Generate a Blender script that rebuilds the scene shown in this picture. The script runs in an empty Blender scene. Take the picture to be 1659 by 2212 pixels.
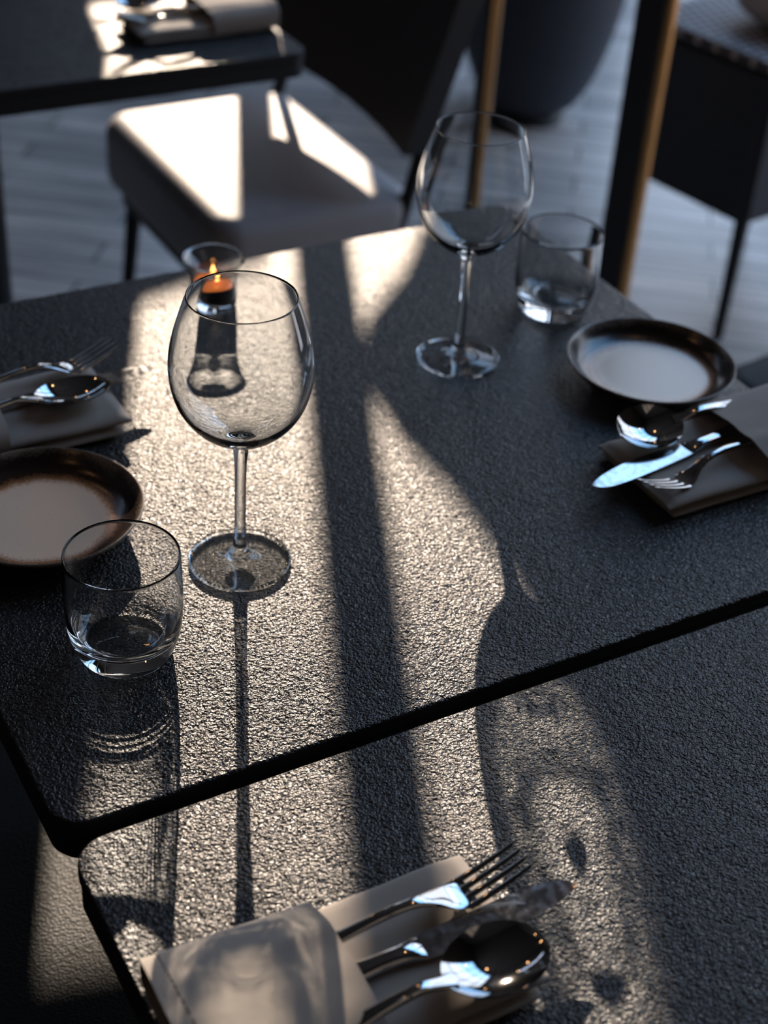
import bpy, bmesh, math, random
from mathutils import Vector, Matrix, noise

# ------------------------------------------------------------------ camera, light, exposure
S = bpy.context.scene
T = 0.75                                   # table top height above the floor
F = 3338.27                                # focal length in pixels of the 1659 px wide frame
cam = bpy.data.cameras.new('camera')
cam.sensor_fit = 'HORIZONTAL'; cam.sensor_width = 36.0
cam.lens = F / 1659 * 36.0
cam.clip_start = 0.02; cam.clip_end = 60
camo = bpy.data.objects.new('camera', cam); S.collection.objects.link(camo)
FW = Vector((0.4253268, 0.69319482, -0.5818746))
RT = Vector((0.87287155, -0.48407861, 0.06134461))
DN = Vector((-0.23914929, -0.53399329, -0.81096164))
M = Matrix((( RT.x, -DN.x, -FW.x, 0), (RT.y, -DN.y, -FW.y, 0), (RT.z, -DN.z, -FW.z, 0), (0, 0, 0, 1)))
M.translation = Vector((0, 0, T + 0.6825))
camo.matrix_world = M
cam.dof.use_dof = True
cam.dof.focus_distance = 1.0
cam.dof.aperture_fstop = cam.lens / 1000 / 0.0105
cam.dof.aperture_blades = 0
S.camera = camo

S.view_settings.view_transform = 'Standard'
S.view_settings.look = 'None'
S.view_settings.gamma = 1.0
S.view_settings.use_curve_mapping = False
S.view_settings.exposure = 0.0

SUN_AZ, SUN_EL = math.radians(24.2), math.radians(17.0)
sun_dir = Vector((math.sin(SUN_AZ) * math.cos(SUN_EL), math.cos(SUN_AZ) * math.cos(SUN_EL), math.sin(SUN_EL)))
sl = bpy.data.lights.new('sun', 'SUN'); sl.energy = 9.8; sl.color = (1.0, 0.80, 0.62); sl.angle = math.radians(0.3)
so = bpy.data.objects.new('sun', sl); S.collection.objects.link(so)
so.rotation_euler = sun_dir.to_track_quat('Z', 'Y').to_euler(); so.location = (3, 8, 5); sl.cycles.is_caustics_light = True

SKY = 6.5
w = bpy.data.worlds.new('sky'); S.world = w; w.use_nodes = True
nt = w.node_tree; nt.nodes.clear()
wo = nt.nodes.new('ShaderNodeOutputWorld'); bg = nt.nodes.new('ShaderNodeBackground')
tc = nt.nodes.new('ShaderNodeTexCoord'); sx = nt.nodes.new('ShaderNodeSeparateXYZ'); cr = nt.nodes.new('ShaderNodeValToRGB')
nt.links.new(tc.outputs['Generated'], sx.inputs[0]); nt.links.new(sx.outputs['Z'], cr.inputs[0])
cr.color_ramp.elements[0].position = 0.0; cr.color_ramp.elements[0].color = (0.30, 0.29, 0.31, 1)
cr.color_ramp.elements[1].position = 0.80; cr.color_ramp.elements[1].color = (0.10, 0.23, 0.46, 1)
e = cr.color_ramp.elements.new(0.30); e.color = (0.30, 0.34, 0.40, 1)
e = cr.color_ramp.elements.new(0.48); e.color = (0.36, 0.42, 0.55, 1)
e = cr.color_ramp.elements.new(0.60); e.color = (0.22, 0.42, 0.70, 1)
bg.inputs['Strength'].default_value = SKY
nt.links.new(cr.outputs[0], bg.inputs[0]); nt.links.new(bg.outputs[0], wo.inputs[0])

def portal(name, loc, rot, sxx, syy):
    l = bpy.data.lights.new(name, 'AREA'); l.shape = 'RECTANGLE'; l.size = sxx; l.size_y = syy
    l.cycles.is_portal = True
    o = bpy.data.objects.new(name, l); S.collection.objects.link(o); o.location = loc; o.rotation_euler = rot

S.cycles.max_bounces = 16; S.cycles.transmission_bounces = 14; S.cycles.glossy_bounces = 6
S.cycles.diffuse_bounces = 4; S.cycles.transparent_max_bounces = 12
S.cycles.sample_clamp_indirect = 6.0
S.cycles.blur_glossy = 0.3
S.cycles.use_denoising = True

# ------------------------------------------------------------------ helpers
def mat(name, base=(0.5, 0.5, 0.5), rough=0.5, metal=0.0, spec=0.5, build=None, **kw):
    m = bpy.data.materials.new(name); m.use_nodes = True
    n = m.node_tree; b = n.nodes['Principled BSDF']
    b.inputs['Base Color'].default_value = (*base, 1); b.inputs['Roughness'].default_value = rough
    b.inputs['Metallic'].default_value = metal; b.inputs['Specular IOR Level'].default_value = spec
    for k, v in kw.items(): b.inputs[k].default_value = v
    if build: build(n, b)
    return m
def node(n, t, **kw):
    x = n.nodes.new(t)
    for k, v in kw.items():
        if k.startswith('_'): x.inputs[k[1:].replace('_', ' ')].default_value = v
        else: setattr(x, k, v)
    return x
def ramp(n, src, stops):
    r = n.nodes.new('ShaderNodeValToRGB'); el = r.color_ramp.elements
    while len(el) < len(stops): el.new(0.5)
    for q, (p, c) in zip(el, stops):
        q.position = p; q.color = (*c, 1) if len(c) == 3 else c
    n.links.new(src, r.inputs[0]); return r
def bump(n, b, src, strength, dist, normal=None):
    q = node(n, 'ShaderNodeBump'); q.inputs['Strength'].default_value = strength; q.inputs['Distance'].default_value = dist
    n.links.new(src, q.inputs['Height'])
    if normal: n.links.new(normal, q.inputs['Normal'])
    n.links.new(q.outputs[0], b.inputs['Normal']); return q
def objco(n): return node(n, 'ShaderNodeTexCoord').outputs['Object']

# ------------------------------------------------------------------ materials
def _slate(n, b):
    co = objco(n)
    mp = node(n, 'ShaderNodeMapping'); mp.inputs['Scale'].default_value = (1, 1, 1)
    n.links.new(co, mp.inputs[0])
    wob = node(n, 'ShaderNodeTexNoise', _Scale=60.0, _Detail=2.0)
    n.links.new(mp.outputs[0], wob.inputs['Vector'])
    a = node(n, 'ShaderNodeTexNoise', _Scale=430.0, _Detail=1.6, _Roughness=0.55, _Distortion=0.6)
    n.links.new(mp.outputs[0], a.inputs['Vector'])
    c = node(n, 'ShaderNodeTexNoise', _Scale=150.0, _Detail=1.0, _Roughness=0.5)
    n.links.new(mp.outputs[0], c.inputs['Vector'])
    v = node(n, 'ShaderNodeTexVoronoi', _Scale=650.0); v.feature = 'SMOOTH_F1'
    n.links.new(mp.outputs[0], v.inputs['Vector'])
    m1 = node(n, 'ShaderNodeMath', operation='MULTIPLY_ADD'); m1.inputs[1].default_value = 0.45
    n.links.new(c.outputs[0], m1.inputs[0]); n.links.new(a.outputs[0], m1.inputs[2])
    m2 = node(n, 'ShaderNodeMath', operation='MULTIPLY_ADD'); m2.inputs[1].default_value = 0.15
    n.links.new(v.outputs['Distance'], m2.inputs[0]); n.links.new(m1.outputs[0], m2.inputs[2])
    bump(n, b, m2.outputs[0], 1.0, 0.0024)
    big = node(n, 'ShaderNodeTexNoise', _Scale=9.0, _Detail=3.0)
    n.links.new(mp.outputs[0], big.inputs['Vector'])
    r = ramp(n, big.outputs[0], [(0.3, (0.011, 0.0125, 0.015)), (0.7, (0.019, 0.021, 0.024))])
    n.links.new(r.outputs[0], b.inputs['Base Color'])
    rr = ramp(n, c.outputs[0], [(0.3, (0.27,) * 3), (0.7, (0.38,) * 3)])
    n.links.new(rr.outputs[0], b.inputs['Roughness'])
SLATE = mat('slate_stone', (0.02, 0.022, 0.025), 0.45, spec=0.4, build=_slate)
EDGE = mat('slate_edge', (0.028, 0.029, 0.032), 0.75, spec=0.2)
BLACK = mat('black_metal', (0.025, 0.026, 0.028), 0.5, spec=0.25)
STEEL = mat('polished_steel', (0.46, 0.46, 0.46), 0.06, 1.0)
def _blade(n, b):
    a = node(n, 'ShaderNodeTexNoise', _Scale=220.0, _Detail=3.0); n.links.new(objco(n), a.inputs['Vector'])
    r = ramp(n, a.outputs[0], [(0.35, (0.10,) * 3), (0.75, (0.24,) * 3)]); n.links.new(r.outputs[0], b.inputs['Roughness'])
BLADE = mat('blade_steel', (0.44, 0.45, 0.46), 0.12, 1.0, build=_blade)
GLASS = bpy.data.materials.new('clear_glass'); GLASS.use_nodes = True
_n = GLASS.node_tree; _n.nodes.clear()
_g = node(_n, 'ShaderNodeBsdfGlass'); _g.inputs['IOR'].default_value = 1.47; _g.inputs['Roughness'].default_value = 0.0
_g.inputs['Color'].default_value = (0.985, 0.992, 0.995, 1)
_o = node(_n, 'ShaderNodeOutputMaterial'); _n.links.new(_g.outputs[0], _o.inputs[0])

FOOTGLASS = bpy.data.materials.new('thin_clear_glass'); FOOTGLASS.use_nodes = True
_n = FOOTGLASS.node_tree; _n.nodes.clear()
_g = node(_n, 'ShaderNodeBsdfGlass'); _g.inputs['IOR'].default_value = 1.47; _g.inputs['Roughness'].default_value = 0.0
_t = node(_n, 'ShaderNodeBsdfTransparent'); _t.inputs[0].default_value = (0.97, 0.98, 0.985, 1)
_gl = node(_n, 'ShaderNodeBsdfGlossy'); _gl.inputs['Roughness'].default_value = 0.0
_ge = node(_n, 'ShaderNodeNewGeometry'); _dt = node(_n, 'ShaderNodeVectorMath', operation='DOT_PRODUCT')
_n.links.new(_ge.outputs['Incoming'], _dt.inputs[0]); _n.links.new(_ge.outputs['Normal'], _dt.inputs[1])
_ab = node(_n, 'ShaderNodeMath', operation='ABSOLUTE'); _n.links.new(_dt.outputs['Value'], _ab.inputs[0])
_om = node(_n, 'ShaderNodeMath', operation='SUBTRACT'); _om.inputs[0].default_value = 1.0; _n.links.new(_ab.outputs[0], _om.inputs[1])
_pw = node(_n, 'ShaderNodeMath', operation='POWER'); _pw.inputs[1].default_value = 5.0; _n.links.new(_om.outputs[0], _pw.inputs[0])
_f = node(_n, 'ShaderNodeMath', operation='MULTIPLY_ADD'); _f.inputs[1].default_value = 0.963; _f.inputs[2].default_value = 0.037; _n.links.new(_pw.outputs[0], _f.inputs[0])
_a = node(_n, 'ShaderNodeMixShader'); _n.links.new(_f.outputs[0], _a.inputs[0]); _n.links.new(_t.outputs[0], _a.inputs[1]); _n.links.new(_gl.outputs[0], _a.inputs[2])
_b = node(_n, 'ShaderNodeMixShader'); _b.inputs[0].default_value = 0.30; _n.links.new(_a.outputs[0], _b.inputs[1]); _n.links.new(_g.outputs[0], _b.inputs[2])
_o = node(_n, 'ShaderNodeOutputMaterial'); _n.links.new(_b.outputs[0], _o.inputs[0])

def _cloth(n, b):
    co = objco(n)
    wv = node(n, 'ShaderNodeTexNoise', _Scale=1400.0, _Detail=2.0); n.links.new(co, wv.inputs['Vector'])
    s = node(n, 'ShaderNodeTexNoise', _Scale=35.0, _Detail=3.0); n.links.new(co, s.inputs['Vector'])
    m = node(n, 'ShaderNodeMath', operation='MULTIPLY_ADD'); m.inputs[1].default_value = 6.0
    n.links.new(s.outputs[0], m.inputs[0]); n.links.new(wv.outputs[0], m.inputs[2])
    bump(n, b, m.outputs[0], 0.5, 0.00022)
CLOTH = mat('taupe_cloth', (0.34, 0.305, 0.27), 0.9, spec=0.15, build=_cloth, **{'Sheen Weight': 0.25})
def _hem(n, b): _cloth(n, b)
HEM = mat('hem_stitching', (0.22, 0.20, 0.18), 0.9, spec=0.1, build=_hem)

def _plate(n, b):
    co = objco(n); s = node(n, 'ShaderNodeSeparateXYZ'); n.links.new(co, s.inputs[0])
    x2 = node(n, 'ShaderNodeMath', operation='MULTIPLY'); n.links.new(s.outputs[0], x2.inputs[0]); n.links.new(s.outputs[0], x2.inputs[1])
    y2 = node(n, 'ShaderNodeMath', operation='MULTIPLY_ADD'); n.links.new(s.outputs[1], y2.inputs[0]); n.links.new(s.outputs[1], y2.inputs[1]); n.links.new(x2.outputs[0], y2.inputs[2])
    q = node(n, 'ShaderNodeMath', operation='SQRT'); n.links.new(y2.outputs[0], q.inputs[0])
    ns = node(n, 'ShaderNodeTexNoise', _Scale=700.0, _Detail=3.0); n.links.new(co, ns.inputs['Vector'])
    nb = node(n, 'ShaderNodeTexNoise', _Scale=28.0, _Detail=2.0); n.links.new(co, nb.inputs['Vector'])
    a1 = node(n, 'ShaderNodeMath', operation='MULTIPLY_ADD'); a1.inputs[1].default_value = 0.012; n.links.new(ns.outputs[0], a1.inputs[0]); n.links.new(q.outputs[0], a1.inputs[2])
    a2 = node(n, 'ShaderNodeMath', operation='MULTIPLY_ADD'); a2.inputs[1].default_value = 0.010; n.links.new(nb.outputs[0], a2.inputs[0]); n.links.new(a1.outputs[0], a2.inputs[2])
    sc = node(n, 'ShaderNodeMath', operation='MULTIPLY'); sc.inputs[1].default_value = 10.0; n.links.new(a2.outputs[0], sc.inputs[0])
    r = ramp(n, sc.outputs[0], [(0.575, (0.74, 0.60, 0.46)), (0.63, (0.38, 0.16, 0.06)), (0.68, (0.035, 0.018, 0.012)), (0.80, (0.018, 0.014, 0.012)), (0.853, (0.26, 0.21, 0.17))])
    # fine dark flecks over the pale centre
    fl = node(n, 'ShaderNodeTexVoronoi', _Scale=260.0); n.links.new(co, fl.inputs['Vector'])
    fr = ramp(n, fl.outputs['Distance'], [(0.05, (0.45, 0.38, 0.32)), (0.13, (1, 1, 1))])
    mx = node(n, 'ShaderNodeMix', data_type='RGBA', blend_type='MULTIPLY'); mx.inputs[0].default_value = 0.7
    n.links.new(r.outputs[0], mx.inputs[6]); n.links.new(fr.outputs[0], mx.inputs[7]); n.links.new(mx.outputs[2], b.inputs['Base Color'])
    bump(n, b, ns.outputs[0], 0.2, 0.0002)
PLATE = mat('reactive_glaze', (0.3, 0.26, 0.22), 0.22, spec=0.6, build=_plate)

def _leather(n, b):
    v = node(n, 'ShaderNodeTexVoronoi', _Scale=430.0); n.links.new(objco(n), v.inputs['Vector'])
    bump(n, b, v.outputs['Distance'], 0.6, 0.0007)
LEATHER = mat('black_leather', (0.020, 0.026, 0.029), 0.5, spec=0.25, build=_leather)
DARKLEATHER = mat('dark_hide', (0.040, 0.040, 0.043), 0.6, spec=0.2, build=_leather)
def _pale(n, b):
    v = node(n, 'ShaderNodeTexNoise', _Scale=90.0, _Detail=3.0); n.links.new(objco(n), v.inputs['Vector'])
    bump(n, b, v.outputs[0], 0.3, 0.001)
PALE = mat('pale_grey_leather', (0.38, 0.36, 0.365), 0.55, spec=0.4, build=_pale)
PALECUSH = mat('pale_fabric', (0.55, 0.50, 0.49), 0.8, build=_pale)
DARKFAB = mat('charcoal_fabric', (0.036, 0.040, 0.050), 0.65, spec=0.3, build=_pale)
BRASS = mat('aged_brass', (0.72, 0.40, 0.16), 0.48, 1.0, build=lambda n, b: bump(n, b, (lambda t: (n.links.new(objco(n), t.inputs['Vector']), t.outputs[0])[1])(node(n, 'ShaderNodeTexNoise', _Scale=30.0)), 0.35, 0.01))
def _floor(n, b):
    mp = node(n, 'ShaderNodeMapping'); mp.inputs['Rotation'].default_value = (0, 0, math.radians(38))
    n.links.new(objco(n), mp.inputs[0])
    bk = node(n, 'ShaderNodeTexBrick'); bk.offset = 0.5
    for k, v in (('Scale', 1.0), ('Mortar Size', 0.003), ('Brick Width', 0.62), ('Row Height', 0.09), ('Bias', 0.0)): bk.inputs[k].default_value = v
    bk.inputs['Color1'].default_value = (0.72, 0.61, 0.53, 1); bk.inputs['Color2'].default_value = (0.42, 0.36, 0.32, 1); bk.inputs['Mortar'].default_value = (0.03, 0.03, 0.03, 1)
    n.links.new(mp.outputs[0], bk.inputs['Vector'])
    mp2 = node(n, 'ShaderNodeMapping'); mp2.inputs['Scale'].default_value = (1.5, 14, 1); n.links.new(mp.outputs[0], mp2.inputs[0])
    g = node(n, 'ShaderNodeTexNoise', _Scale=3.0, _Detail=5.0); n.links.new(mp2.outputs[0], g.inputs['Vector'])
    r = ramp(n, g.outputs[0], [(0.3, (0.6,) * 3), (0.7, (1.15,) * 3)])
    mx = node(n, 'ShaderNodeMix', data_type='RGBA', blend_type='MULTIPLY'); mx.inputs[0].default_value = 1.0
    n.links.new(bk.outputs[0], mx.inputs[6]); n.links.new(r.outputs[0], mx.inputs[7]); n.links.new(mx.outputs[2], b.inputs['Base Color'])
FLOOR = mat('grey_oak_planks', (0.2, 0.2, 0.2), 0.3, spec=0.5, build=_floor)
def _plaster(n, b):
    t = node(n, 'ShaderNodeTexNoise', _Scale=6.0, _Detail=5.0); n.links.new(objco(n), t.inputs['Vector'])
    bump(n, b, t.outputs[0], 0.2, 0.01)
WALL = mat('dark_plaster', (0.08, 0.08, 0.082), 0.85, spec=0.2, build=_plaster)
CEIL = mat('black_ceiling', (0.06, 0.06, 0.062), 0.9, spec=0.1, build=_plaster)
FRAME = mat('black_window_frame', (0.012, 0.012, 0.013), 0.5)
SUN_MASK = mat('sun_mask_drape', (0.03, 0.03, 0.033), 0.95, spec=0.05, build=_pale)
def _cane(n, b):
    mp = node(n, 'ShaderNodeMapping'); mp.inputs['Scale'].default_value = (1, 1, 1); n.links.new(objco(n), mp.inputs[0])
    bk = node(n, 'ShaderNodeTexBrick'); bk.offset = 0.5
    for k, v in (('Scale', 1.0), ('Mortar Size', 0.0055), ('Brick Width', 0.022), ('Row Height', 0.022), ('Mortar Smooth', 0.3)): bk.inputs[k].default_value = v
    bk.inputs['Color1'].default_value = (0.62, 0.52, 0.48, 1); bk.inputs['Color2'].default_value = (0.5, 0.42, 0.39, 1); bk.inputs['Mortar'].default_value = (0.04, 0.035, 0.04, 1)
    n.links.new(mp.outputs[0], bk.inputs['Vector']); n.links.new(bk.outputs[0], b.inputs['Base Color'])
    bump(n, b, bk.outputs['Fac'], 0.6, -0.003)
CANE = mat('woven_cane', (0.5, 0.43, 0.4), 0.6, build=_cane)
WAXDARK = mat('dark_candle_cup', (0.012, 0.010, 0.009), 0.4)
WAX = mat('glowing_amber_wax', (0.75, 0.18, 0.04), 0.35, **{'Subsurface Weight': 0.0, 'Emission Color': (1.0, 0.25, 0.05, 1), 'Emission Strength': 0.45})  # emission stands in for flame light glowing through the wax
FLAME = mat('candle_flame', (1, 0.5, 0.1), 0.5, **{'Emission Color': (1.0, 0.42, 0.10, 1), 'Emission Strength': 5.0})
BULB = mat('warm_bulb', (1, 0.7, 0.4), 0.5, **{'Emission Color': (1.0, 0.50, 0.20, 1), 'Emission Strength': 60.0})

# ------------------------------------------------------------------ mesh tools
def link(name, me, m, parent=None, smooth=True):
    if isinstance(m, (list, tuple)):
        for q in m: me.materials.append(q)
    elif m: me.materials.append(m)
    if smooth:
        for p in me.polygons: p.use_smooth = True
    o = bpy.data.objects.new(name, me); S.collection.objects.link(o)
    if parent: o.parent = parent
    return o
def from_bm(name, bm, m, parent=None, smooth=True, recalc=True):
    if recalc: bmesh.ops.recalc_face_normals(bm, faces=bm.faces)
    me = bpy.data.meshes.new(name); bm.to_mesh(me); bm.free()
    o = link(name, me, m, parent, smooth)
    if smooth: me.set_sharp_from_angle(angle=math.radians(42))
    return o
def lathe(name, prof, m, parent=None, seg=96):
    """prof: (r,z) list walked bottom centre -> outside -> rim -> inside; r==0 makes a pole."""
    vs, fs, rings = [], [], []
    for r, z in prof:
        if r <= 1e-7: rings.append([len(vs)]); vs.append((0, 0, z))
        else:
            rings.append(list(range(len(vs), len(vs) + seg)))
            vs += [(r * math.cos(2 * math.pi * k / seg), r * math.sin(2 * math.pi * k / seg), z) for k in range(seg)]
    for a, b in zip(rings, rings[1:]):
        for k in range(seg):
            k2 = (k + 1) % seg
            if len(a) == 1 and len(b) == 1: continue
            if len(a) == 1: fs.append((a[0], b[k2], b[k]))
            elif len(b) == 1: fs.append((a[k], a[k2], b[0]))
            else: fs.append((a[k], a[k2], b[k2], b[k]))
    me = bpy.data.meshes.new(name); me.from_pydata(vs, [], fs); me.update()
    return link(name, me, m, parent)
def smooth_prof(pts, sub=5):
    """Catmull-Rom through (r,z) points."""
    out = []
    P = [pts[0]] + list(pts) + [pts[-1]]
    for i in range(1, len(P) - 2):
        for k in range(sub):
            t = k / sub; a, b, c, d = P[i - 1], P[i], P[i + 1], P[i + 2]
            out.append(tuple(0.5 * ((2 * b[j]) + (-a[j] + c[j]) * t + (2 * a[j] - 5 * b[j] + 4 * c[j] - d[j]) * t * t + (-a[j] + 3 * b[j] - 3 * c[j] + d[j]) * t ** 3) for j in (0, 1)))
    out.append(pts[-1]); return [(max(0, r), z) for r, z in out]
def interp(keys, x):
    """smooth interpolation of tuples keyed by x"""
    if x <= keys[0][0]: return keys[0][1:]
    for a, b in zip(keys, keys[1:]):
        if x <= b[0]:
            t = (x - a[0]) / (b[0] - a[0]); t = t * t * (3 - 2 * t)
            return tuple(p + (q - p) * t for p, q in zip(a[1:], b[1:]))
    return keys[-1][1:]
def cr(keys, x):
    """Catmull-Rom interpolation of tuples keyed by x"""
    n = len(keys)
    if x <= keys[0][0]: return keys[0][1:]
    if x >= keys[-1][0]: return keys[-1][1:]
    for i in range(n - 1):
        if x <= keys[i + 1][0]:
            p0, p1, p2, p3 = keys[max(i - 1, 0)], keys[i], keys[i + 1], keys[min(i + 2, n - 1)]
            h = p2[0] - p1[0]; t = (x - p1[0]) / h; r = []
            for j in range(1, len(p1)):
                m1 = (p2[j] - p0[j]) / max(p2[0] - p0[0], 1e-9) * h; m2 = (p3[j] - p1[j]) / max(p3[0] - p1[0], 1e-9) * h
                r.append((2 * t**3 - 3 * t**2 + 1) * p1[j] + (t**3 - 2 * t**2 + t) * m1 + (-2 * t**3 + 3 * t**2) * p2[j] + (t**3 - t**2) * m2)
            return tuple(r)
def loft(bm, rings, cap=True, close=True):
    R = [[bm.verts.new(p) for p in r] for r in rings]
    n = len(R[0])
    for a, b in zip(R, R[1:]):
        for k in range(n if close else n - 1):
            k2 = (k + 1) % n
            bm.faces.new((a[k], a[k2], b[k2], b[k]))
    if cap and close:
        bm.faces.new(list(reversed(R[0]))); bm.faces.new(R[-1])
    return R
def bx(bm, x0, x1, y0, y1, z0, z1):
    v = [bm.verts.new(p) for p in ((x0, y0, z0), (x1, y0, z0), (x1, y1, z0), (x0, y1, z0), (x0, y0, z1), (x1, y0, z1), (x1, y1, z1), (x0, y1, z1))]
    for f in ((3, 2, 1, 0), (4, 5, 6, 7), (0, 1, 5, 4), (1, 2, 6, 5), (2, 3, 7, 6), (3, 0, 4, 7)): bm.faces.new([v[i] for i in f])
def box(name, x0, x1, y0, y1, z0, z1, m, parent=None, bev=0.0):
    bm = bmesh.new(); bx(bm, x0, x1, y0, y1, z0, z1)
    if bev: bmesh.ops.bevel(bm, geom=bm.edges[:], offset=bev, segments=3, affect='EDGES', profile=0.5)
    return from_bm(name, bm, m, parent, smooth=False)
def rrect(x0, x1, y0, y1, r, seg=8):
    pts = []
    for cx, cy, a0 in ((x1 - r, y1 - r, 0), (x0 + r, y1 - r, 90), (x0 + r, y0 + r, 180), (x1 - r, y0 + r, 270)):
        for k in range(seg + 1):
            a = math.radians(a0 + 90 * k / seg); pts.append((cx + r * math.cos(a), cy + r * math.sin(a)))
    return pts
def slab(name, x0, x1, y0, y1, z0, z1, r, e, m, parent=None, seg=8, es=4):
    """rounded-corner slab with rounded top and bottom arrises of radius e"""
    bm = bmesh.new(); rings = []
    prof = [(e * (1 - math.sin(math.pi / 2 * k / es)), z0 + e * (1 - math.cos(math.pi / 2 * k / es))) for k in range(es + 1)]
    prof = [(i, z) for i, z in prof] + [(i, z1 - (z - z0)) for i, z in reversed(prof)]
    for i, z in prof:
        rings.append([(x, y, z) for x, y in rrect(x0 + i, x1 - i, y0 + i, y1 - i, max(r - i, 1e-4), seg)])
    loft(bm, rings); return from_bm(name, bm, m, parent)
def tube(bm, pts, rads, n=12):
    rings = []
    for i, p in enumerate(pts):
        p = Vector(p); a = Vector(pts[max(i - 1, 0)]); b = Vector(pts[min(i + 1, len(pts) - 1)])
        d = (b - a).normalized(); u = d.cross(Vector((0, 0, 1)))
        if u.length < 1e-4: u = Vector((1, 0, 0))
        u.normalize(); v = d.cross(u); r = rads[i] if isinstance(rads, (list, tuple)) else rads
        rings.append([p + r * (math.cos(2 * math.pi * k / n) * u + math.sin(2 * math.pi * k / n) * v) for k in range(n)])
    loft(bm, rings)
def thing(name, label, cat, loc=(0, 0, 0), rz=0.0, group=None):
    o = bpy.data.objects.new(name, None); o.empty_display_size = 0.05; S.collection.objects.link(o)
    o.location = loc; o.rotation_euler = (0, 0, rz); return tag(o, label, cat, group)
def tag(o, label, cat, group=None):
    o['label'] = label; o['category'] = cat
    if group: o['group'] = group
    return o
def struct(o): o['kind'] = 'structure'; return o
def copy_tree(o, parent=None):
    c = o.copy(); S.collection.objects.link(c)
    if parent: c.parent = parent
    for ch in [q for q in S.objects if q.parent == o]: copy_tree(ch, c)
    return c
def place(root, loc, rz=0.0, label=None):
    root.location = loc; root.rotation_euler = (0, 0, rz)
    if label: root['label'] = label
    return root
GL = []                                     # glass pieces

# ------------------------------------------------------------------ the room
X0, X1, Y0, Y1, ZC = -1.9, 3.6, -2.0, 4.6, 5.0
struct(box('floor', X0 - .1, X1 + .1, Y0 - .1, Y1 + .1, -0.08, 0.0, FLOOR))
struct(box('ceiling', X0 - .1, X1 + .1, Y0 - .1, Y1 + .1, ZC, ZC + .1, CEIL))
struct(box('wall_left', X0 - .1, X0, Y0 - .1, Y1 + .1, 0, ZC, WALL))
struct(box('wall_front', X0, X1, Y0 - .1, Y0, 0, ZC, WALL))
def holed(name, axis, pos, a0, a1, z0, z1, holes, m, th=0.1):
    """wall along x (axis 0) or y (axis 1) with rectangular openings (a,b,za,zb)"""
    bm = bmesh.new(); As = sorted({a0, a1} | {h[0] for h in holes} | {h[1] for h in holes}); Zs = sorted({z0, z1} | {h[2] for h in holes} | {h[3] for h in holes})
    for p, q in zip(As, As[1:]):
        for s, t in zip(Zs, Zs[1:]):
            if any(h[0] <= p and q <= h[1] and h[2] <= s and t <= h[3] for h in holes): continue
            if axis == 0: bx(bm, p, q, pos, pos + th, s, t)
            else: bx(bm, pos, pos + th, p, q, s, t)
    return struct(from_bm(name, bm, m, None, smooth=False))
BW = (1.80, 2.44, 1.10, 2.45)               # back window opening
HW = (-0.9, 1.3, 2.95, 3.25)                # high strip window in the same wall
holed('wall_back', 0, Y1, X0, X1 + .1, 0, ZC, [BW, HW], WALL)
RW = (0.4, 4.5, 0.12, 4.60)                # right window opening
holed('wall_right', 1, X1, Y0, Y1, 0, ZC, [RW], WALL)
# back window: frame and the mullion whose shade crosses the table
wf = thing('window_1', '', ''); del wf['label'], wf['category']; struct(wf)
bm = bmesh.new()
bx(bm, BW[0] - .05, BW[0], Y1 - .03, Y1 + .06, BW[2] - .05, BW[3] + .05); bx(bm, BW[1], BW[1] + .05, Y1 - .03, Y1 + .06, BW[2] - .05, BW[3] + .05)
bx(bm, BW[0], BW[1], Y1 - .03, Y1 + .06, BW[3], BW[3] + .05); bx(bm, BW[0], BW[1], Y1 - .03, Y1 + .06, BW[2] - .05, BW[2])
from_bm('window_frame', bm, FRAME, wf, smooth=False)
box('mullion', 2.157, 2.197, Y1 - .02, Y1 + .03, 1.615, BW[3], FRAME, wf)
box('mullion', 2.105, 2.150, Y1 - .02, Y1 + .03, BW[2], 1.585, FRAME, wf)
box('transom', BW[0], BW[1], Y1 - .02, Y1 + .03, 1.585, 1.615, FRAME, wf)
portal('portal_high', ((HW[0] + HW[1]) / 2, Y1 + .12, (HW[2] + HW[3]) / 2), (math.radians(-90), 0, 0), HW[1] - HW[0], HW[3] - HW[2])
wh = thing('window_3', '', ''); del wh['label'], wh['category']; struct(wh)
bm = bmesh.new()
for x in (HW[0], HW[1]): bx(bm, x - .04, x + .04, Y1 - .03, Y1 + .06, HW[2] - .04, HW[3] + .04)
for z in (HW[2], HW[3]): bx(bm, HW[0], HW[1], Y1 - .03, Y1 + .06, z - .04, z + .04)
from_bm('window_frame', bm, FRAME, wh, smooth=False)
for x in (-.17, .57): box('mullion', x - .02, x + .02, Y1 - .01, Y1 + .03, HW[2], HW[3], FRAME, wh)
wr = thing('window_2', '', ''); del wr['label'], wr['category']; struct(wr)
bm = bmesh.new()
for y in (RW[0], RW[1]): bx(bm, X1 - .03, X1 + .06, y - .05, y + .05, RW[2] - .05, RW[3] + .05)
for z in (RW[2], RW[3]): bx(bm, X1 - .03, X1 + .06, RW[0], RW[1], z - .05, z + .05)
from_bm('window_frame', bm, FRAME, wr, smooth=False)
for k in range(1, 4):
    y = RW[0] + (RW[1] - RW[0]) * k / 4; box('mullion', X1 - .01, X1 + .04, y - .03, y + .03, RW[2], RW[3], FRAME, wr)
for z in (1.05, 2.2, 3.4): box('transom', X1 - .01, X1 + .04, RW[0], RW[1], z - .025, z + .025, FRAME, wr)
portal('portal_back', ((BW[0] + BW[1]) / 2, Y1 + .12, (BW[2] + BW[3]) / 2), (math.radians(-90), 0, 0), BW[1] - BW[0], BW[3] - BW[2])
portal('portal_right', (X1 + .12, (RW[0] + RW[1]) / 2, (RW[2] + RW[3]) / 2), (0, math.radians(90), 0), RW[3] - RW[2], RW[1] - RW[0])

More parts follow.
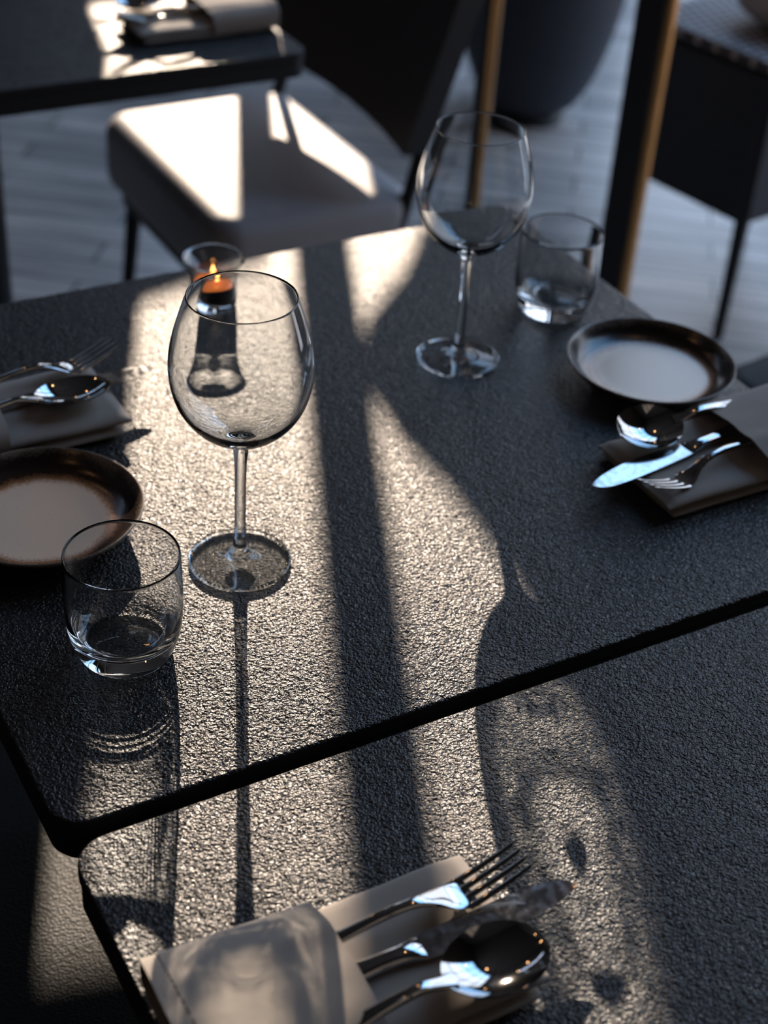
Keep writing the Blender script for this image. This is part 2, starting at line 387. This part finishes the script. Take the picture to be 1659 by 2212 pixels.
def drape(name, outline, label, y=Y1 - 0.09):  # added out of view; its outline cuts the sun patches on tables and seats
    """added sun-shaping fabric: outline is a list of (z, xleft, xright) rows from top to bottom, pleated"""
    bm = bmesh.new(); N = 40; rows = []; dx = (Y1 - y) * math.tan(SUN_AZ)
    for z, xl, xr in outline:
        xl -= dx; xr -= dx
        f = [Vector((xl + (xr - xl) * k / N, y + 0.018 * math.sin(k / N * math.pi * 9), z)) for k in range(N + 1)]
        rows.append(f + [p + Vector((0, 0.008, 0)) for p in reversed(f)])
    loft(bm, rows); return tag(from_bm(name, bm, SUN_MASK), label, 'sun_mask_curtain')
drape('sun_mask_curtain', [(2.52, 1.62, 1.986), (1.9, 1.62, 1.986), (1.864, 1.62, 1.986), (1.852, 1.62, 2.12), (1.745, 1.62, 2.10), (1.733, 1.62, 1.92), (1.65, 1.62, 1.91), (1.56, 1.60, 1.85), (1.06, 1.60, 1.80)], 'added unseen sun-shaping drape at the left side of the narrow back window')
def tieback():
    rows = [(2.52, 2.285), (2.20, 2.305), (2.14, 2.32), (2.10, 2.332), (2.07, 2.325), (2.02, 2.302), (1.98, 2.264), (1.955, 2.23), (1.93, 2.210), (1.905, 2.204), (1.885, 2.215), (1.865, 2.26), (1.83, 2.30), (1.75, 2.32), (1.6, 2.33), (1.06, 2.315)]
    return [(z, x, 2.66) for z, x in rows]
drape('sun_mask_curtain', tieback(), 'added unseen sun-shaping tied-back drape at the right side of the narrow back window', y=Y1 - 0.13)

# ------------------------------------------------------------------ tables
TX0, TX1, TY0, TY1 = 0.172, 0.885, 0.613, 1.239
def table(name, x0, x1, y0, y1, label):
    t = thing(name, label, 'table', ((x0 + x1) / 2, (y0 + y1) / 2, 0), group='black stone-topped square tables')
    hx, hy = (x1 - x0) / 2, (y1 - y0) / 2
    tt = slab('tabletop', -hx, hx, -hy, hy, T - 0.012, T, 0.022, 0.0018, SLATE, t, seg=10)
    tt.data.materials.append(EDGE)
    for p in tt.data.polygons:
        if p.normal.z < 0.55: p.material_index = 1
    slab('under_panel', -hx + .001, hx - .001, -hy + .001, hy - .001, T - 0.034, T - 0.012, 0.022, 0.002, EDGE, t, seg=10)
    lathe('pedestal', [(0.0, T - .034), (0.030, T - .034), (0.030, 0.03), (0.0, 0.03)][::-1], BLACK, t, 24)
    box('base_plate', -.21, .21, -.21, .21, 0.0, 0.018, BLACK, t, 0.004)
    box('top_spider', -.2, .2, -.03, .03, T - .046, T - .034, BLACK, t)
    return t
table('stone_table', TX0, TX1, TY0, TY1, 'black textured stone table in the middle, set with two wine glasses and two plates')
table('stone_table', TX0, TX1, TY0 - .013 - .626, TY0 - .013, 'black textured stone table nearest the front, holding only one wrapped cutlery set')
table('stone_table', 0.19, 0.905, 1.742, 2.368, 'black textured stone table at the back left beside the pale chair seat')

# ------------------------------------------------------------------ seating
bq = thing('banquette', 'black grained leather banquette along the left side of the tables', 'bench', (-0.15, 0.6, 0))
slab('seat_cushion', -.38, .52, -2.4, 1.28, 0.36, T - .285, 0.05, 0.03, LEATHER, bq)
box('plinth', -.38, .46, -2.4, 1.26, 0.0, 0.36, BLACK, bq)
slab('backrest', -.50, -.38, -2.4, 1.28, 0.0, 0.95, 0.04, 0.03, LEATHER, bq)

def dining_chair(label, loc, rz, seatm):
    """seat spans local x 0..0.42 (front at 0), y -.245..0.245, back at x~.3-.4 leaning outwards"""
    c = thing('dining_chair', label, 'chair', loc, rz, 'dining chairs')
    zs = T - 0.30
    slab('seat', 0.0, 0.345, -.245, .245, zs - .125, zs, 0.05, 0.03, seatm, c, es=6)
    bm = bmesh.new(); rings = []
    for k in range(13):
        z = zs + 0.075 + (0.47) * k / 12; u = z - zs; lean = 0.30 + 0.345 * max(u, -.05) + .0
        wdt = 0.262 - 0.02 * (k / 12) ** 2
        front = [(lean - 0.028 * (abs(y) / .25) ** 2, y) for y in [(-1 + 2 * j / 16) * wdt for j in range(17)]]
        rings.append([(x, y, z) for x, y in front] + [(x + 0.042, y, z) for x, y in reversed(front)])
    loft(bm, rings)
    bmesh.ops.bevel(bm, geom=[e for e in bm.edges if e.is_boundary], offset=0.001, segments=1)
    from_bm('backrest', bm, DARKLEATHER, c)
    for y in (-.235, .235):
        bm = bmesh.new(); tube(bm, [(.30, y, zs - .10), (.33, y * .98, zs), (.365, y * .96, zs + .14)], .011, 10); from_bm('back_post', bm, BLACK, c)
    slab('seat_frame', 0.02, 0.33, -.225, .225, zs - .15, zs - .125, 0.04, 0.004, BLACK, c)
    for x, y in ((.045, -.2), (.045, .2), (.31, -.2), (.31, .2)):
        bm = bmesh.new(); s = 1 if x > .2 else -1; tube(bm, [(x, y, zs - .15), (x + s * .03, y * 1.04, 0.0)], [0.014, 0.009], 10); from_bm('leg', bm, BLACK, c)
    return c
dining_chair('chair with a pale grey leather seat and tall dark back beside the far table', (0.835, 2.125, 0), 0, PALE)
dining_chair('dark chair pulled out and turned beyond the right plate, only its corner seen', (1.285, 1.035, 0), math.radians(8), DARKLEATHER)

tc_ = thing('tub_chair', 'large rounded charcoal tub chair standing on the grey floor near the posts', 'chair', (2.21, 3.06, 0))
lathe('shell', smooth_prof([(0.0, .02), (.07, .02), (.13, .07), (.175, .18), (.205, .33), (.225, .52), (.235, .72), (.225, .74), (.215, .72), (.205, .52), (.18, .42)]) + [(0, .42)], DARKFAB, tc_, 64)
lathe('seat_pad', [(0, .42), (.165, .42), (.18, .435), (.18, .455), (.165, .47), (0, .475)], DARKFAB, tc_, 48)
lathe('base', [(0, 0), (.09, 0), (.09, .012), (.05, .02), (0, .02)], BLACK, tc_, 48)

# low woven seat at the right edge
def quadbox(bm, c, z0, z1):
    a = [bm.verts.new((x, y, z0)) for x, y in c]; b = [bm.verts.new((x, y, z1)) for x, y in c]
    bm.faces.new(list(reversed(a))); bm.faces.new(b)
    for k in range(4): bm.faces.new((a[k], a[(k + 1) % 4], b[(k + 1) % 4], b[k]))
ws = thing('woven_seat', 'low seat with a woven cane top and deep dark apron at the right edge', 'seat', (1.91, 1.93, 0), math.radians(9))
bm = bmesh.new(); quadbox(bm, [(0, 0), (.46, 0), (.46, .34), (0, .34)], T - .51, T - .222); bmesh.ops.bevel(bm, geom=bm.edges[:], offset=.012, segments=3, affect='EDGES')
from_bm('apron', bm, DARKFAB, ws)
slab('cane_top', .004, .456, .004, .336, T - .224, T - .205, .015, .004, CANE, ws)
for x, y in ((.018, .018), (.44, .018), (.44, .32), (.018, .32)):
    bm = bmesh.new(); tube(bm, [(x, y, T - .50), (x, y, 0)], [0.014, 0.011], 10); from_bm('leg', bm, BLACK, ws)
bm = bmesh.new()
bmesh.ops.create_uvsphere(bm, u_segments=40, v_segments=24, radius=1)
for v in bm.verts:
    x, y, z = v.co; q = 0.62
    v.co = Vector((math.copysign(abs(x) ** q, x) * .13, math.copysign(abs(y) ** q, y) * .11, z * .055))
cu = from_bm('cushion', bm, PALECUSH); cu.location = (2.115, 2.09, T - .150); cu.rotation_euler = (0, 0, math.radians(9))
tag(cu, 'pale plump cushion lying on the woven cane seat at the right edge', 'cushion')

# ------------------------------------------------------------------ posts
p1 = thing('brass_post', 'slim round black post with a bright brass strip, behind the far wine glass', 'post', (1.625, 2.40, 0))
lathe('shaft', [(0, 0), (.019, 0), (.019, ZC - .003), (0, ZC - .003)], BLACK, p1, 32)
bm = bmesh.new(); a = math.radians(-95)
tube(bm, [(.0165 * math.cos(a), .0165 * math.sin(a), .02), (.0165 * math.cos(a), .0165 * math.sin(a), ZC - .02)], 0.010, 16); from_bm('brass_strip', bm, BRASS, p1)
lathe('foot_plate', [(0, 0), (.085, 0), (.085, .008), (.03, .016), (.019, .03), (0, .03)], BLACK, p1, 40)
p2 = thing('square_post', 'square black post with a brass trim edge, right of the tables', 'post', (1.685, 2.01, 0), math.radians(-38))
box('shaft', -.030, .016, -.025, .025, 0, ZC - .003, BLACK, p2, .002)
bm = bmesh.new(); tube(bm, [(.026, -.008, 0.0), (.026, -.008, ZC - .003)], .0125, 24); from_bm('brass_trim', bm, BRASS, p2)

# pendant lamps overhead (they show as warm glints in the cutlery)
def pendant(x, y, z, label):
    p = thing('pendant_lamp', label, 'lamp', (x, y, z), group='small pendant lamps overhead')
    bm = bmesh.new(); bmesh.ops.create_uvsphere(bm, u_segments=20, v_segments=12, radius=.022); from_bm('bulb', bm, BULB, p)
    bm = bmesh.new(); tube(bm, [(0, 0, .02), (0, 0, .075)], .013, 12); from_bm('socket', bm, BRASS, p)
    bm = bmesh.new(); tube(bm, [(0, 0, .075), (0, 0, ZC - z)], .003, 6); from_bm('cord', bm, BLACK, p)
for k, (x, y, z) in enumerate(((-.5, 1.5, 2.45), (.3, 2.6, 2.5), (1.5, 1.2, 2.55), (-.9, .4, 2.4), (1.0, 3.4, 2.6), (2.4, .6, 2.5))):
    pendant(x, y, z, 'small bare warm bulb on a black cord hanging ' + ['over the banquette', 'over the back table', 'to the right of the middle table', 'left behind the banquette', 'near the back window', 'beside the right-hand window'][k])

# ------------------------------------------------------------------ glassware
def wine_glass(label, loc):
    g = thing('wine_glass', label, 'wine glass', loc, group='large clear wine glasses')
    foot = [(0, .0002), (.030, .0002), (.0352, .0003)] + smooth_prof([(.0362, .0008), (.0368, .0018), (.0362, .0030), (.0345, .0034), (.026, .0041), (.016, .0052), (.0095, .0072), (.0062, .0110), (.0047, .018)], 4)
    stem = smooth_prof([(.0047, .018), (.0041, .030), (.0039, .050), (.0040, .070), (.0044, .085), (.0053, .096)], 5)
    bowl = smooth_prof([(.0053, .096), (.0072, .1015), (.0135, .1060), (.0245, .1120), (.0340, .1205), (.0415, .1315), (.0462, .1440), (.0482, .1570), (.0480, .1700), (.0455, .1840), (.0415, .1980), (.0366, .2130)], 14)
    bowl += [(.0364, .2136), (.0359, .2139), (.0354, .2135)]
    bowl += smooth_prof([(.0353, .2128), (.0403, .1980), (.0443, .1840), (.0468, .1700), (.0470, .1570), (.0449, .1445), (.0400, .1325), (.0325, .1225), (.0230, .1150), (.0120, .1100), (.005, .1085), (0.0, .1082)], 14)
    for n_, p in (('foot', foot), ('stem', stem), ('bowl', bowl)): 
        q = lathe(n_, p, [GLASS, FOOTGLASS] if n_ == 'foot' else GLASS, g, 192)
        if n_ != 'foot': GL.append(q); continue
        for f in q.data.polygons:                    # the flat disc between hub and rim is a thin slab
            if .0115 < math.hypot(f.center.x, f.center.y) < .0346: f.material_index = 1
    return g
wine_glass('empty wine glass in sharp focus near the left plate, middle table', (.3742, .8027, T))
wine_glass('empty wine glass at the back right of the middle table, softly blurred', (.6718, .9905, T))
def tumbler(label, loc):
    prof = [(0, .0015), (.020, .0012), (.027, .0004)] + smooth_prof([(.0290, .0002), (.0305, .0012), (.0328, .0060), (.0352, .0130), (.0373, .0225), (.0384, .0340), (.0386, .0470), (.0382, .0620), (.0376, .0785)], 6)
    prof += [(.0374, .0795), (.0369, .0800), (.0364, .0794)]
    prof += smooth_prof([(.0363, .0782), (.0367, .0620), (.0370, .0470), (.0366, .0350), (.0352, .0260), (.0322, .0190), (.0265, .0150), (.018, .0135), (.009, .0130), (0, .0128)], 6)
    o = lathe('tumbler', prof, GLASS, None, 128); GL.append(o); o.location = loc
    return tag(o, label, 'glass', 'clear water tumblers')
tumbler('clear empty tumbler overlapping the brown plate at front left', (.2655, .7468, T))
tumbler('clear empty tumbler at the back right corner beside the far wine glass', (.8045, 1.0365, T))

cd = thing('candle_holder', 'small flared glass candle holder with glowing amber candle at the far edge', 'candle holder', (.5140, 1.1655, T))
prof = [(0, .0002), (.0185, .0002)] + smooth_prof([(.0200, .0010), (.0212, .004), (.0214, .012), (.0212, .024), (.0214, .032), (.0232, .038), (.0262, .0435), (.0286, .0462)], 5) + [(.0286, .0472), (.0277, .0470)] + smooth_prof([(.0250, .0438), (.0218, .038), (.0200, .032), (.0198, .024), (.0199, .012), (.0180, .0078), (.010, .0070), (0, .0070)], 5)
GL.append(lathe('jar', prof, GLASS, cd, 96))
lathe('candle_cup', [(0, .0076), (.0176, .0076), (.0190, .010), (.0192, .0235), (.0186, .0245), (.0178, .0225), (0, .0222)], WAXDARK, cd, 64)
wx = lathe('wax', [(0, .0225), (.0170, .0225), (.0172, .0250), (.0120, .0262), (0, .0265)], WAX, cd, 64)
fl = lathe('flame', smooth_prof([(0, .0285), (.0018, .0300), (.0024, .0325), (.0014, .0365), (.0003, .040)], 4) + [(0, .0405)], FLAME, cd, 20)
bm = bmesh.new(); tube(bm, [(0, 0, .026), (0, 0, .0295)], .0006, 8); from_bm('wick', bm, BLACK, cd)

def plate(label, loc, rz):
    pr = [(0, .0028), (.041, .0028), (.0425, .0002), (.0455, .0002), (.047, .0030)] + smooth_prof([(.052, .0040), (.060, .0068), (.067, .0118), (.0720, .0172), (.0738, .0198)], 5) + [(.0738, .0208), (.0730, .0212), (.0722, .0207)] + smooth_prof([(.0700, .0180), (.0650, .0125), (.0600, .0092), (.0540, .0073), (.046, .0067), (.03, .0066), (0, .0066)], 5)
    o = lathe('side_plate', pr, PLATE, None, 128); o.location = loc; o.rotation_euler = (0, 0, rz)
    return tag(o, label, 'plate', 'small speckled side plates')
plate('brown-edged speckled side plate at the left edge beside the tumbler', (.2612, .9000, T), 0.4)
plate('pale side plate with dark rim beside the right-hand table edge', (.8095, .8935, T), 2.1)

# ------------------------------------------------------------------ cutlery (local x from handle end 0 to tip, face up +z)
def ring_rr(x, zc, w, t, e=0.5, n=20, crown=0.0):
    """superellipse section in the yz plane"""
    out = []
    for k in range(n):
        a = 2 * math.pi * k / n; c, s = math.cos(a), math.sin(a)
        y = math.copysign(abs(c) ** e, c) * w / 2; z = math.copysign(abs(s) ** e, s) * t / 2
        out.append((x, y, zc + z))
    return out
HANDLE = [(0.000, .000, .010, .0030), (.004, .000, .0170, .0034), (.020, .0003, .0190, .0036), (.050, .0020, .0140, .0040), (.080, .0055, .0095, .0048), (.100, .0085, .0072, .0052)]
def make_fork():
    f = thing('fork', 'x', 'fork', group='steel forks')
    H = HANDLE + [(.125, .0112, .0062, .0052), (.143, .0108, .0068, .0044), (.155, .0072, .0112, .0032), (.165, .0028, .0180, .0024), (.173, .0010, .0216, .0020), (.179, .0006, .0222, .0018)]
    bm = bmesh.new(); xs = [.179 * k / 80 for k in range(81)]
    rings = []
    for x in xs:
        z, w_, t_ = cr(H, x); rings.append(ring_rr(x, z, w_, t_, 0.75 if x < .14 else 0.6))
    loft(bm, rings); from_bm('handle', bm, STEEL, f)
    bm = bmesh.new()
    for j in range(4):
        y0 = (-1.5 + j) * .00605; y1 = (-1.5 + j) * .0060
        rings = []
        for k in range(25):
            u = k / 24; x = .173 + .040 * u; z = .0007 + .0140 * u ** 1.3; y = y0 + (y1 - y0) * u
            w_ = .0045 * (1 - .38 * u) if u < .93 else .0026 * (1 - (u - .93) / .09)
            t_ = .0020 * (1 - .2 * u) if u < .93 else .0014
            rings.append([(px_, py_ + y, pz_) for px_, py_, pz_ in ring_rr(x, z, max(w_, .0006), t_, 0.8, 12)])
        loft(bm, rings)
    from_bm('tines', bm, STEEL, f); return f
def make_knife():
    k_ = thing('knife', 'x', 'knife', group='steel table knives')
    H = [(0.000, .001, .010, .004), (.005, .001, .0160, .0056), (.03, .001, .0175, .0066), (.07, .0012, .0140, .0076), (.095, .0016, .0108, .0082), (.110, .0018, .0112, .0078), (.120, .0016, .0148, .0052), (.1235, .0014, .0160, .0030)]
    bm = bmesh.new(); loft(bm, [ring_rr(.1235 * k / 60, *cr(H, .1235 * k / 60), 0.8) for k in range(61)]); from_bm('handle', bm, STEEL, k_)
    bm = bmesh.new(); rings = []
    up = [(.121, .0070), (.135, .0082), (.165, .0096), (.190, .0100), (.205, .0094), (.214, .0078), (.2205, .0046), (.2235, .0008)]
    dn = [(.121, -.0072), (.126, -.0086), (.165, -.0098), (.185, -.0092), (.200, -.0074), (.212, -.0048), (.220, -.0020), (.2235, -.0002)]
    for k in range(61):
        x = .121 + .1025 * k / 60; a = cr(up, x)[0]; b = cr(dn, x)[0]; th = .0013 * (1 - .5 * k / 60)
        zc = .0014
        rings.append([(x, a, zc - th * .5), (x, a + .0002, zc), (x, a, zc + th * .55), (x, a * .4 + b * .6, zc + th * .38), (x, b, zc + .00012), (x, b, zc - .00012), (x, a * .4 + b * .6, zc - th * .38)])
    loft(bm, rings); from_bm('blade', bm, BLADE, k_)
    return k_
def make_spoon():
    s = thing('spoon', 'x', 'spoon', group='steel spoons')
    H = HANDLE + [(.118, .0104, .0062, .0050), (.128, .0094, .0064, .0042), (.137, .0066, .0080, .0032), (.144, .0048, .0110, .0024)]
    bm = bmesh.new(); rings = []
    for k in range(71):
        x = .144 * k / 70; z, w_, t_ = cr(H, x); r = ring_rr(x, z, w_, t_, 0.7, 24)
        rings.append([(a, b, c + (.0004 if (c > z and abs(abs(b) - w_ * .3) < w_ * .10) else 0)) for a, b, c in r])
    loft(bm, rings); from_bm('handle', bm, STEEL, s)
    # egg-shaped bowl with a rim, thickness 1.2 mm
    bm = bmesh.new(); L0, L1 = .138, .200; NU, NV = 40, 30
    def half(u): return .0224 * max(0.0, 1 - abs(2 * u ** 1.08 - 1) ** 2.15) ** 0.5
    def grid(off):
        rows = []
        for i in range(1, NU):
            u = i / NU; x = L0 + (L1 - L0) * (0.5 - 0.5 * math.cos(math.pi * u)); uu = (x - L0) / (L1 - L0); hw = half(uu)
            row = []
            for j in range(NV + 1):
                v = -1 + 2 * j / NV; v = math.sin(v * math.pi / 2)
                rr_ = min(1.0, math.sqrt(v * v * 1.0 + ((uu - .52) / .52) ** 2 * (1 - v * v)))
                z = .0062 - .0098 * (1 - rr_ ** 2.0) + .0012 * (1 - uu)
                row.append((x, hw * v, z - off))
            rows.append(row)
        return rows
    A, B = grid(0), grid(.0011)
    va = [[bm.verts.new(p) for p in r] for r in A]; vb = [[bm.verts.new(p) for p in r] for r in B]
    n = len(va)
    for i in range(n - 1):
        for j in range(NV):
            bm.faces.new((va[i][j], va[i + 1][j], va[i + 1][j + 1], va[i][j + 1])); bm.faces.new((vb[i][j], vb[i][j + 1], vb[i + 1][j + 1], vb[i + 1][j]))
        for j in (0, NV): bm.faces.new((va[i][j], vb[i][j], vb[i + 1][j], va[i + 1][j]))
    for i in (0, n - 1):
        for j in range(NV): bm.faces.new((va[i][j], va[i][j + 1], vb[i][j + 1], vb[i][j]))
    from_bm('bowl', bm, STEEL, s); return s

# ------------------------------------------------------------------ napkins
def make_napkin(seed):
    """local x 0 (open end of the wrap) .. 0.192 (end of the folded pad), y +-.048"""
    nk = thing('napkin', 'x', 'napkin', group='wrapped cloth napkins')
    def nz(x, y, k=0): return noise.noise(Vector((x * 26 + seed, y * 26, seed * 3.1 + k)))
    # folded pad: two stacked folds with rolled long edges
    for lay, (zb, th, hw, x1, yo) in enumerate(((0.0006, .0076, .0490, .186, 0.0), (.0084, .0092, .0475, .192, .0012))):
        bm = bmesh.new(); rings = []; NX, NY = 64, 30
        for i in range(NX + 1):
            x = .022 + (x1 - .022) * i / NX; edge = min(1, (NX - i) / 3.0)
            top, bot = [], []
            for j in range(NY + 1):
                v = -1 + 2 * j / NY; y = yo + hw * math.sin(v * math.pi / 2) * (1 + .018 * nz(x, 3))
                arch = (1 - abs(math.sin(v * math.pi / 2)) ** 6) ** .5
                puff = 1 + .30 * abs(math.sin(v * math.pi / 2)) ** 3
                zz = zb + th * .5
                hh = th * .5 * (0.35 + .65 * edge)
                wv = .0010 * nz(x, y, lay) * (1 if lay else .3) * min(1, x / .05)
                sk = .004 * math.sin(x * 31 + seed) * v * 0.2
                top.append((x + sk + .0015 * nz(x, y, 5) * (i == NX), y, zz + hh * arch * puff + wv)); bot.append((x + sk, y, zz - hh * arch + (wv * .4 if lay else 0)))
            rings.append(top + list(reversed(bot[1:-1])))
        loft(bm, rings); from_bm('folded_pad', bm, CLOTH, nk)
    # wrap: flattened open tube over the pad and the handles
    bm = bmesh.new(); rings = []; NX, NA = 48, 72
    for i in range(NX + 1):
        u = i / NX; outer, inner = [], []
        for k in range(NA):
            a = 2 * math.pi * k / NA; c, s_ = math.cos(a), math.sin(a)
            hw = .0515 + .0010 * math.sin(u * 3 + seed); xx = .000 + .0915 * u
            y = math.copysign(abs(c) ** .8, c) * hw
            if s_ > 0:
                H = .0355 + .0015 * (1 - u) ** 2 - .0015 * u
                z = .0125 + (H - .0125) * abs(s_) ** .48 + .0014 * nz(xx * .7, y, 8) + .0018 * math.exp(-((y - .022) / .007) ** 2) * u + .0010 * math.exp(-((y + .004) / .007) ** 2) * u
            else: z = .0125 - .0122 * abs(s_) ** .6
            # free edges are not perfectly straight
            xe = xx + .0035 * (s_ if s_ > 0 else 0) * (u - .5) * 2 + .0012 * nz(y, u, 4)
            t = .0011
            outer.append(Vector((xe, y, z))); inner.append(Vector((xe, y - math.copysign(t, c) * abs(c) ** .5, z - math.copysign(t, s_) * abs(s_) ** .5)))
        rings.append((outer, inner))
    O = [[bm.verts.new(p) for p in r[0]] for r in rings]; I = [[bm.verts.new(p) for p in r[1]] for r in rings]
    for i in range(NX):
        for k in range(NA):
            k2 = (k + 1) % NA
            bm.faces.new((O[i][k], O[i][k2], O[i + 1][k2], O[i + 1][k])); bm.faces.new((I[i][k], I[i + 1][k], I[i + 1][k2], I[i][k2]))
    for i in (0, NX):
        for k in range(NA):
            k2 = (k + 1) % NA; bm.faces.new((O[i][k], I[i][k], I[i][k2], O[i][k2]))
    wrap = from_bm('wrap', bm, CLOTH, nk)
    # stitched hem line near the open end
    bm = bmesh.new()
    ring = rings[5][0]
    for k in range(2, NA // 2 - 2, 1):
        p, q = ring[k], ring[k + 1]
        tube(bm, [p + (q - p) * .15 + Vector((0, 0, .0002)), p + (q - p) * .75 + Vector((0, 0, .0002))], .00035, 6)
    from_bm('hem_stitch', bm, HEM, wrap)
    return nk

def setting(origin, rz, seed, proto, names, poses, where):
    """a napkin and the fork, knife and spoon tucked in it; poses are local (x, y, z, yaw, pitch, roll)"""
    nk = make_napkin(seed); place(nk, origin, rz, 'taupe cloth napkin wrapped round cutlery ' + where)
    R = Matrix.Rotation(rz, 4, 'Z'); R.translation = Vector(origin)
    for pr, nm, (x, y, z, yaw, pit, rol) in zip(proto, names, poses):
        c = pr if pr.get('fresh') else copy_tree(pr)
        c['fresh'] = 0
        L = Matrix.Translation((x, y, z)) @ Matrix.Rotation(yaw, 4, 'Z') @ Matrix.Rotation(pit, 4, 'Y') @ Matrix.Rotation(rol, 4, 'X')
        c.matrix_world = R @ L; c['label'] = nm + ' ' + where
PF, PK, PS = make_fork(), make_knife(), make_spoon()
for p in (PF, PK, PS): p['fresh'] = 1
NM = ('steel fork tucked in the napkin', 'steel knife tucked in the napkin', 'steel spoon tucked in the napkin')
rad = math.radians
std = [(.008, .0235, .0175, rad(0.3), rad(-.9), 0), (.013, -.002, .0185, rad(-0.5), rad(0.5), 0), (-.006, -.0295, .0180, rad(1.0), rad(0), 0)]
std = [(.000, .0155, .0196, rad(0.3), rad(-.9), 0), (.013, -.0020, .0205, rad(-0.5), rad(0.5), 0), (-.006, -.0360, .0205, rad(1.0), rad(-1.3), 0)]
left = [(.000, .0120, .0196, rad(7), rad(-1.2), 0), (.0125, -.0050, .0205, rad(4.5), rad(0.5), 0), (-.012, -.0260, .0210, rad(5), rad(-1.2), rad(-6))]
right = [(-.004, -.0020, .0200, rad(10), rad(1.0), rad(10)), (.0135, -.0160, .0210, rad(5.6), rad(0.5), rad(-3)), (-.012, -.0390, .0200, rad(3), rad(-2.6), rad(-17))]
setting((.1735, .4375, T), 0, 1.3, (PF, PK, PS), NM, std, 'on the nearest table')
setting((.1735, 1.0350, T), 0, 4.7, (PF, PK, PS), NM, left, 'at the left edge beyond the brown plate')
setting((.8830, .7600, T), math.pi, 7.9, (PF, PK, PS), NM, right, 'at the right edge of the middle table')
setting((.9000, 1.8750, T), math.pi, 2.2, (PF, PK, PS), NM, std, 'on the far table at the back')
for o in S.objects:
    if 'fresh' in o: del o['fresh']

for o in GL: o.cycles.is_caustics_caster = True
for o in S.objects:
    if o.name.startswith(('tabletop', 'wrap', 'folded_pad')): o.cycles.is_caustics_receiver = True
